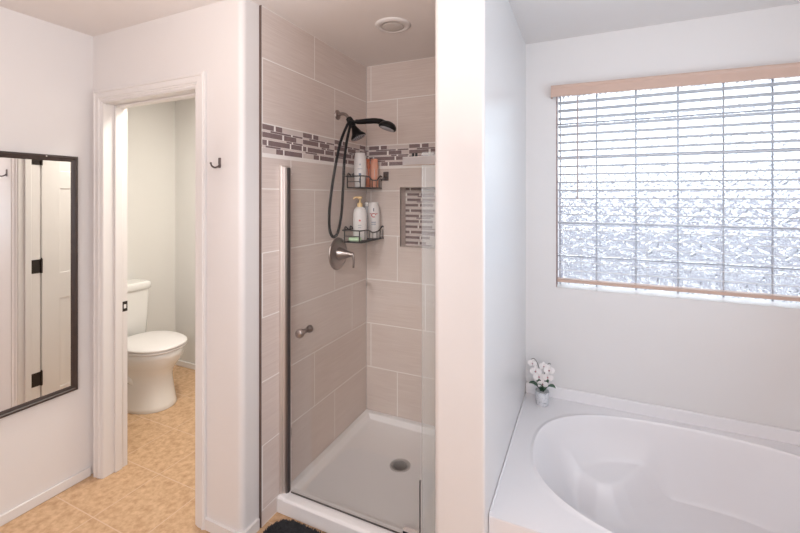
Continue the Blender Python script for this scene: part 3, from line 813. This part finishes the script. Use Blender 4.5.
# white bottle with red mark
bx, by = -1.287, 2.384
t = bottle('shampoo_bottle', bx, by, bz, [(0.036, 0), (0.0395, 0.004), (0.0405, 0.10), (0.0405, 0.175), (0.037, 0.203), (0.031, 0.216)], white_pl, 'white bottle with a red printed mark in the lower caddy', tw=TW)
mb = MB().mat(white_pl); mb.lathe((bx, by, bz+0.215), [(0.032, 0), (0.031, 0.018), (0.025, 0.024), (0, 0.025)], n=30, sy=0.75, twist=TW); obj('cap', mb, t)
mb = MB().mat(red_ink)
d = Vector((math.cos(FA), math.sin(FA), 0)); u = Vector((-d.y, d.x, 0)); c = Vector((bx, by, bz+0.152))+d*0.0295
mb.tube([c+u*0.014*math.cos(a)+Vector((0,0,0.012*math.sin(a))) for a in [2*PI*k/20 for k in range(18)]], 0.0026, 6)
obj('label', mb, t)
decal('label', t, bx, by, bz+0.162, 0.052, 0.004, red_ink, 0.0255, FA)
decal('label', t, bx, by, bz+0.188, 0.007, 0.022, dark_ink, 0.0272, FA)
decal('label', t, bx, by, bz+0.105, 0.030, 0.008, grey_ink, 0.0292, FA)
decal('label', t, bx, by, bz+0.092, 0.030, 0.006, grey_ink, 0.0292, FA)
# grey bottle behind
bx, by = -1.333, 2.372
t = bottle('conditioner_bottle', bx, by, bz, [(0.017, 0), (0.019, 0.004), (0.019, 0.20), (0.015, 0.212)], grey_pl, 'slim grey bottle half hidden behind the pump bottle in the lower caddy', tw=TW, sy=0.8)
mb = MB().mat(white_pl); mb.lathe((bx, by, bz+0.211), [(0.014, 0), (0.014, 0.022), (0.011, 0.026), (0, 0.027)], n=24); obj('cap', mb, t)
# soap
mb = MB().mat(soap_m); mb.box(-1.335, -1.262, 2.140, 2.188, bz, bz+0.024, 0.008, 3)
tag(obj('soap_bar', mb, origin=(-1.30, 2.164, bz)), 'pale green soap bar at the near end of the lower caddy', 'soap')
# upper caddy
bz = UZ0+FZ; bx, by = -1.313, 2.250
t = bottle('body_wash_bottle', bx, by, bz, [(0.031, 0), (0.034, 0.004), (0.040, 0.06), (0.041, 0.12), (0.039, 0.17), (0.036, 0.195), (0.034, 0.199)], white_pl, 'white curved bottle beside the orange bottles in the upper caddy', tw=TW)
mb = MB().mat(white_pl); mb.lathe((bx, by, bz+0.1985), [(0.0335, 0), (0.033, 0.016), (0.028, 0.021), (0, 0.022)], n=30, sy=0.7, twist=TW); obj('cap', mb, t)
decal('label', t, bx, by, bz+0.142, 0.010, 0.010, grey_ink, 0.029, FA)
decal('label', t, bx, by, bz+0.115, 0.030, 0.004, grey_ink, 0.0292, FA)
decal('label', t, bx, by, bz+0.078, 0.016, 0.018, blue_ink, 0.0290, FA)
decal('label', t, bx, by, bz+0.040, 0.010, 0.030, blue_ink, 0.0275, FA)
def tubeb(x, y, r, m, label):
    t = thing('tall_bottle', (x, y, bz), label, 'bottle', 'toiletries in the wire caddies')
    mb = MB().mat(m); mb.lathe((x, y, bz), [(r*0.94, 0), (r, 0.003), (r, 0.150), (r*0.92, 0.158)], n=30); obj('body', mb, t)
    mb = MB().mat(m); mb.lathe((x, y, bz+0.157), [(r*0.88, 0), (r*0.88, 0.030), (r*0.7, 0.034), (0, 0.035)], n=30); obj('cap', mb, t)
    decal('label', t, x, y, bz+0.09, r*0.9, 0.07, label_w, r*0.90, FA+0.5)
    return t
tubeb(-1.334, 2.383, 0.0185, orange_pl, 'deep orange slim bottle next to the white bottle in the upper caddy')
tubeb(-1.289, 2.396, 0.0285, peach_pl, 'peach coloured bottle at the far right end of the upper caddy')

# ------------------------------------------------------------------ bathtub
TX0, TX1, TY0, TY1, TZ = XP1+0.001, XR-0.001, 1.456, YW-0.001, 0.400
tub = thing('bathtub', (0.45, 1.96, 0), 'white oval soaking bathtub set in its deck under the window', 'bathtub')
CX, CY, AX, AY_ = 0.455, 1.960, 0.665, 0.445
mb = MB().mat(acrylic)
n = 240
def rim(k, s=1.0, dz=0):
    a = 2*PI*k/n; c, sn = math.cos(a), math.sin(a); e = 2/2.45
    return CX+s*AX*math.copysign(abs(c)**e, c), CY+s*AY_*math.copysign(abs(sn)**e, sn)
def outer(k):
    x, y = rim(k); d = Vector((x-CX, y-CY))
    # project on the deck rectangle
    f = min([v for v in ((TX1-CX)/d.x if d.x > 1e-6 else 9, (TX0-CX)/d.x if d.x < -1e-6 else 9, (TY1-CY)/d.y if d.y > 1e-6 else 9, (TY0-CY)/d.y if d.y < -1e-6 else 9)])
    return CX+d.x*f, CY+d.y*f
def sm(a, b, t):
    t = min(max((t-a)/(b-a), 0), 1); return t*t*(3-2*t)
DEPTH = 0.335
def basin(x, y):
    """depth below the rim at normalised position"""
    return 0
def angdiff(a, b): return abs((a-b+PI) % (2*PI)-PI)
prof = [0, 0.006, 0.012, 0.020] + [0.03+0.011*k for k in range(40)] + [0.50, 0.56, 0.62, 0.70, 0.78, 0.86, 0.94]
REST = [(-0.20, 2.20), (-0.13, 2.195), (-0.07, 2.18), (-0.01, 2.145), (0.05, 2.115), (0.115, 2.125), (0.165, 2.175), (0.22, 2.265), (0.30, 2.365), (0.32, 2.6), (-0.20, 2.6)]
def rest_weight(x, y):
    # how far a point lies inside the elbow rest's outline
    inside = False; dist = 9.0; m = len(REST)
    for q in range(m):
        (ax_, ay), (bx_, by_) = REST[q], REST[(q+1) % m]
        if (ay > y) != (by_ > y) and x < (bx_-ax_)*(y-ay)/(by_-ay)+ax_: inside = not inside
        vx, vy = bx_-ax_, by_-ay; tt = min(max(((x-ax_)*vx+(y-ay)*vy)/(vx*vx+vy*vy), 0), 1)
        dist = min(dist, math.hypot(x-ax_-vx*tt, y-ay-vy*tt))
    return sm(-0.11, 0.02, dist if inside else -dist)**2.2
rings = []
for p in (1.0, 0.66, 0.33, 0.12):
    r = []
    for k in range(n):
        xo, yo = outer(k); xi, yi = rim(k, 1.02)
        r.append((xi+(xo-xi)*p, yi+(yo-yi)*p, TZ))
    rings.append(r)
for t in prof:
    r = []
    for k in range(n):
        a = 2*PI*k/n
        x, y = rim(k, 1.02-t)
        # wall width: long slope at the two ends, steep elsewhere; arm ledges on the long sides
        end = max(0, math.cos(a))**2 if math.cos(a) > 0 else math.cos(a)**2
        w = 0.15 + 0.14*end**1.5
        h = DEPTH*sm(0.0, w, t)
        rest = 0.088*sm(0.0, 0.07, t) + 0.02*sm(0.07, 0.4, t)
        if math.cos(a) < 0.1:
            h -= 0.58*max(0, h-rest)*rest_weight(x, y)
        soft = 0.006*sm(0, 0.02, t)
        r.append((x, y, TZ + 0.004*math.sin(min(t/0.02, 1)*PI) - max(h, 0)*sm(0.004, 0.03, t)))
    rings.append(r)
mb.rings(rings, cap0=False, cap1=True, smooth=True)
obj('basin', mb, tub)
mb = MB().mat(acrylic); mb.box(TX0, TX1, TY0, TY0+0.02, 0.0, TZ-0.0005, 0.006, 3); obj('apron', mb, tub)
mb = MB().mat(acrylic)
mb.box(TX0, TX1, TY1-0.016, TY1, TZ-0.002, TZ+0.064, 0.006, 3)
mb.box(TX0, TX0+0.007, TY0+0.02, TY1-0.016, TZ-0.002, TZ+0.007, 0.003, 3)
obj('tile_flange', mb, tub)

# ------------------------------------------------------------------ orchid
ox, oy = -0.217, 2.355
orc = thing('potted_orchid', (ox, oy, TZ), 'small white orchid in a marbled pot on the tub corner', 'potted plant')
mb = MB().mat(pot_m); mb.lathe((ox, oy, TZ+0.0005), [(0.029, 0), (0.032, 0.003), (0.037, 0.074), (0.035, 0.076), (0.032, 0.068), (0.0, 0.066)], n=36); obj('pot', mb, orc)
def leaf(mb, base, ang, L, wd, lift, droop):
    d = Vector((math.cos(ang), math.sin(ang), 0)); u = Vector((-d.y, d.x, 0)); B = Vector(base); rows = []
    for k in range(9):
        t = k/8; c = B + d*(L*t) + Vector((0,0, lift*math.sin(t*1.9)-droop*t*t))
        w = wd*math.sin(PI*min(1, 0.12+t*0.88))**0.8*(1 if k < 8 else 0.15)
        rows.append([c-u*w+Vector((0,0,0.25*w)), c, c+u*w+Vector((0,0,0.25*w))])
    top = [[mb.bm.verts.new(p) for p in r] for r in rows]; bot = [[mb.bm.verts.new(p-Vector((0,0,0.0016))) for p in r] for r in rows]
    for A, sgn in ((top, 1), (bot, -1)):
        for a, b in zip(A[:-1], A[1:]):
            for i in range(2): mb.face((a[i], a[i+1], b[i+1], b[i])[::sgn], True)
    for a, b, c, e in zip(top[:-1], top[1:], bot[:-1], bot[1:]):
        mb.face((a[0], b[0], e[0], c[0])); mb.face((a[2], c[2], e[2], b[2]))
for ang, L, wd, lf in ((3.3, 0.075, 0.014, 0.030), (-0.35, 0.080, 0.015, 0.034), (-2.1, 0.070, 0.015, 0.040), (-1.2, 0.062, 0.014, 0.030), (1.2, 0.07, 0.014, 0.04), (2.3, 0.06, 0.013, 0.045)):
    m = MB().mat(leaf_m); leaf(m, (ox, oy, TZ+0.072), ang, L*0.95, wd*1.6, lf*1.45, 0.004); obj('leaf', m, orc)
stems = [[(ox, oy, TZ+0.07), (ox-0.006, oy-0.004, TZ+0.14), (ox-0.020, oy-0.008, TZ+0.215), (ox-0.040, oy-0.014, TZ+0.250), (ox-0.056, oy-0.016, TZ+0.245)],
         [(ox+0.004, oy, TZ+0.07), (ox+0.008, oy-0.002, TZ+0.14), (ox+0.018, oy-0.006, TZ+0.20), (ox+0.034, oy-0.010, TZ+0.235), (ox+0.046, oy-0.012, TZ+0.232)]]
for P in stems:
    m = MB().mat(stem_m); m.tube(P, 0.0017, 7, 6); obj('stem', m, orc)
def flower(c, face, r, name='flower'):
    m = MB().mat(petal_m); f = Vector(face).normalized(); a = f.cross(Vector((0,0,1))).normalized(); b = a.cross(f)
    C = Vector(c)
    for k, (ang, L, w) in enumerate(((PI/2, 1, .34), (PI/2+2.15, .95, .32), (PI/2-2.15, .95, .32), (0.25, 1.05, .55), (PI-0.25, 1.05, .55))):
        d = a*math.cos(ang)+b*math.sin(ang); u = f.cross(d)
        ring = []
        for i in range(14):
            q = 2*PI*i/14
            ring.append((r*L*(0.52-0.48*math.cos(q)), r*w*math.sin(q)))
        top = [C + d*x + u*y + f*(0.10*r*math.sin(x/r*2.6)+0.002*k) for x, y in ring]
        m.rings([[p-f*0.0012 for p in top], top], smooth=False)
    fl = obj(name, m, orc)
    m = MB().mat(heart_m); m.lathe(C+f*0.003, [(0.0, -0.002), (r*0.16, 0.0), (r*0.13, 0.006), (0, 0.010)], axis=f, n=10); obj('flower_heart', m, fl)
for c, f, r in (((-0.032, -0.022, 0.185), (0.1, -1, 0.1), 0.030), ((-0.016, -0.024, 0.160), (0.3, -1, 0.0), 0.030), ((0.036, -0.018, 0.200), (0.3, -1, 0.2), 0.028), ((0.030, -0.022, 0.165), (0.2, -1, -0.1), 0.028),
                ((0.004, -0.026, 0.125), (0.2, -1, -0.1), 0.028), ((-0.048, -0.02, 0.225), (-0.1, -1, 0.2), 0.024), ((0.010, -0.012, 0.215), (0.1, -1, 0.3), 0.024)):
    flower((ox+c[0], oy+c[1], TZ+c[2]), f, r)

# ------------------------------------------------------------------ bath mat
MX0, MX1, MYa, MYb = -1.335, -0.72, 1.05, 1.527
bm_ = thing('bath_mat', ((MX0+MX1)/2, (MYa+MYb)/2, 0), 'charcoal shaggy bath mat on the floor tiles before the shower curb', 'bath mat')
mb = MB().mat(mat_m)
P = rounded([(MX0+.008, MYa+.008), (MX1-.008, MYa+.008), (MX1-.008, MYb-.008), (MX0+.008, MYb-.008)], [0.09]*4, 10)
mb.rings([[(x, y, 0.0005) for x, y in P], [(x, y, 0.010) for x, y in P]], smooth=False); obj('backing', mb, bm_)
mb = MB().mat(mat_m)
def inmat(x, y):
    r = 0.09; dx = max(MX0+r-x, x-(MX1-r), 0); dy = max(MYa+r-y, y-(MYb-r), 0)
    return math.hypot(dx, dy) <= r
rr = random.Random(3); cnt = 0
while cnt < 16000:
    x, y = rr.uniform(MX0, MX1), rr.uniform(MYa+0.2, MYb)
    if not inmat(x, y): continue
    cnt += 1
    a = rr.uniform(0, 2*PI); w = 0.0030; h = rr.uniform(0.007, 0.012); lx, ly = rr.uniform(-.005, .005), rr.uniform(-.005, .005)
    v = [mb.bm.verts.new((x+w*math.cos(a+q), y+w*math.sin(a+q), 0.008)) for q in (0, 2.1, 4.2)]
    w2 = 0.0018; u = [mb.bm.verts.new((x+lx+w2*math.cos(a+q), y+ly+w2*math.sin(a+q), 0.008+h)) for q in (0, 2.1, 4.2)]
    for i in range(3): mb.face((v[i], v[(i+1)%3], u[(i+1)%3], u[i]), True)
    mb.face(u)
pl = obj('pile', mb, bm_); pl['kind'] = 'stuff'
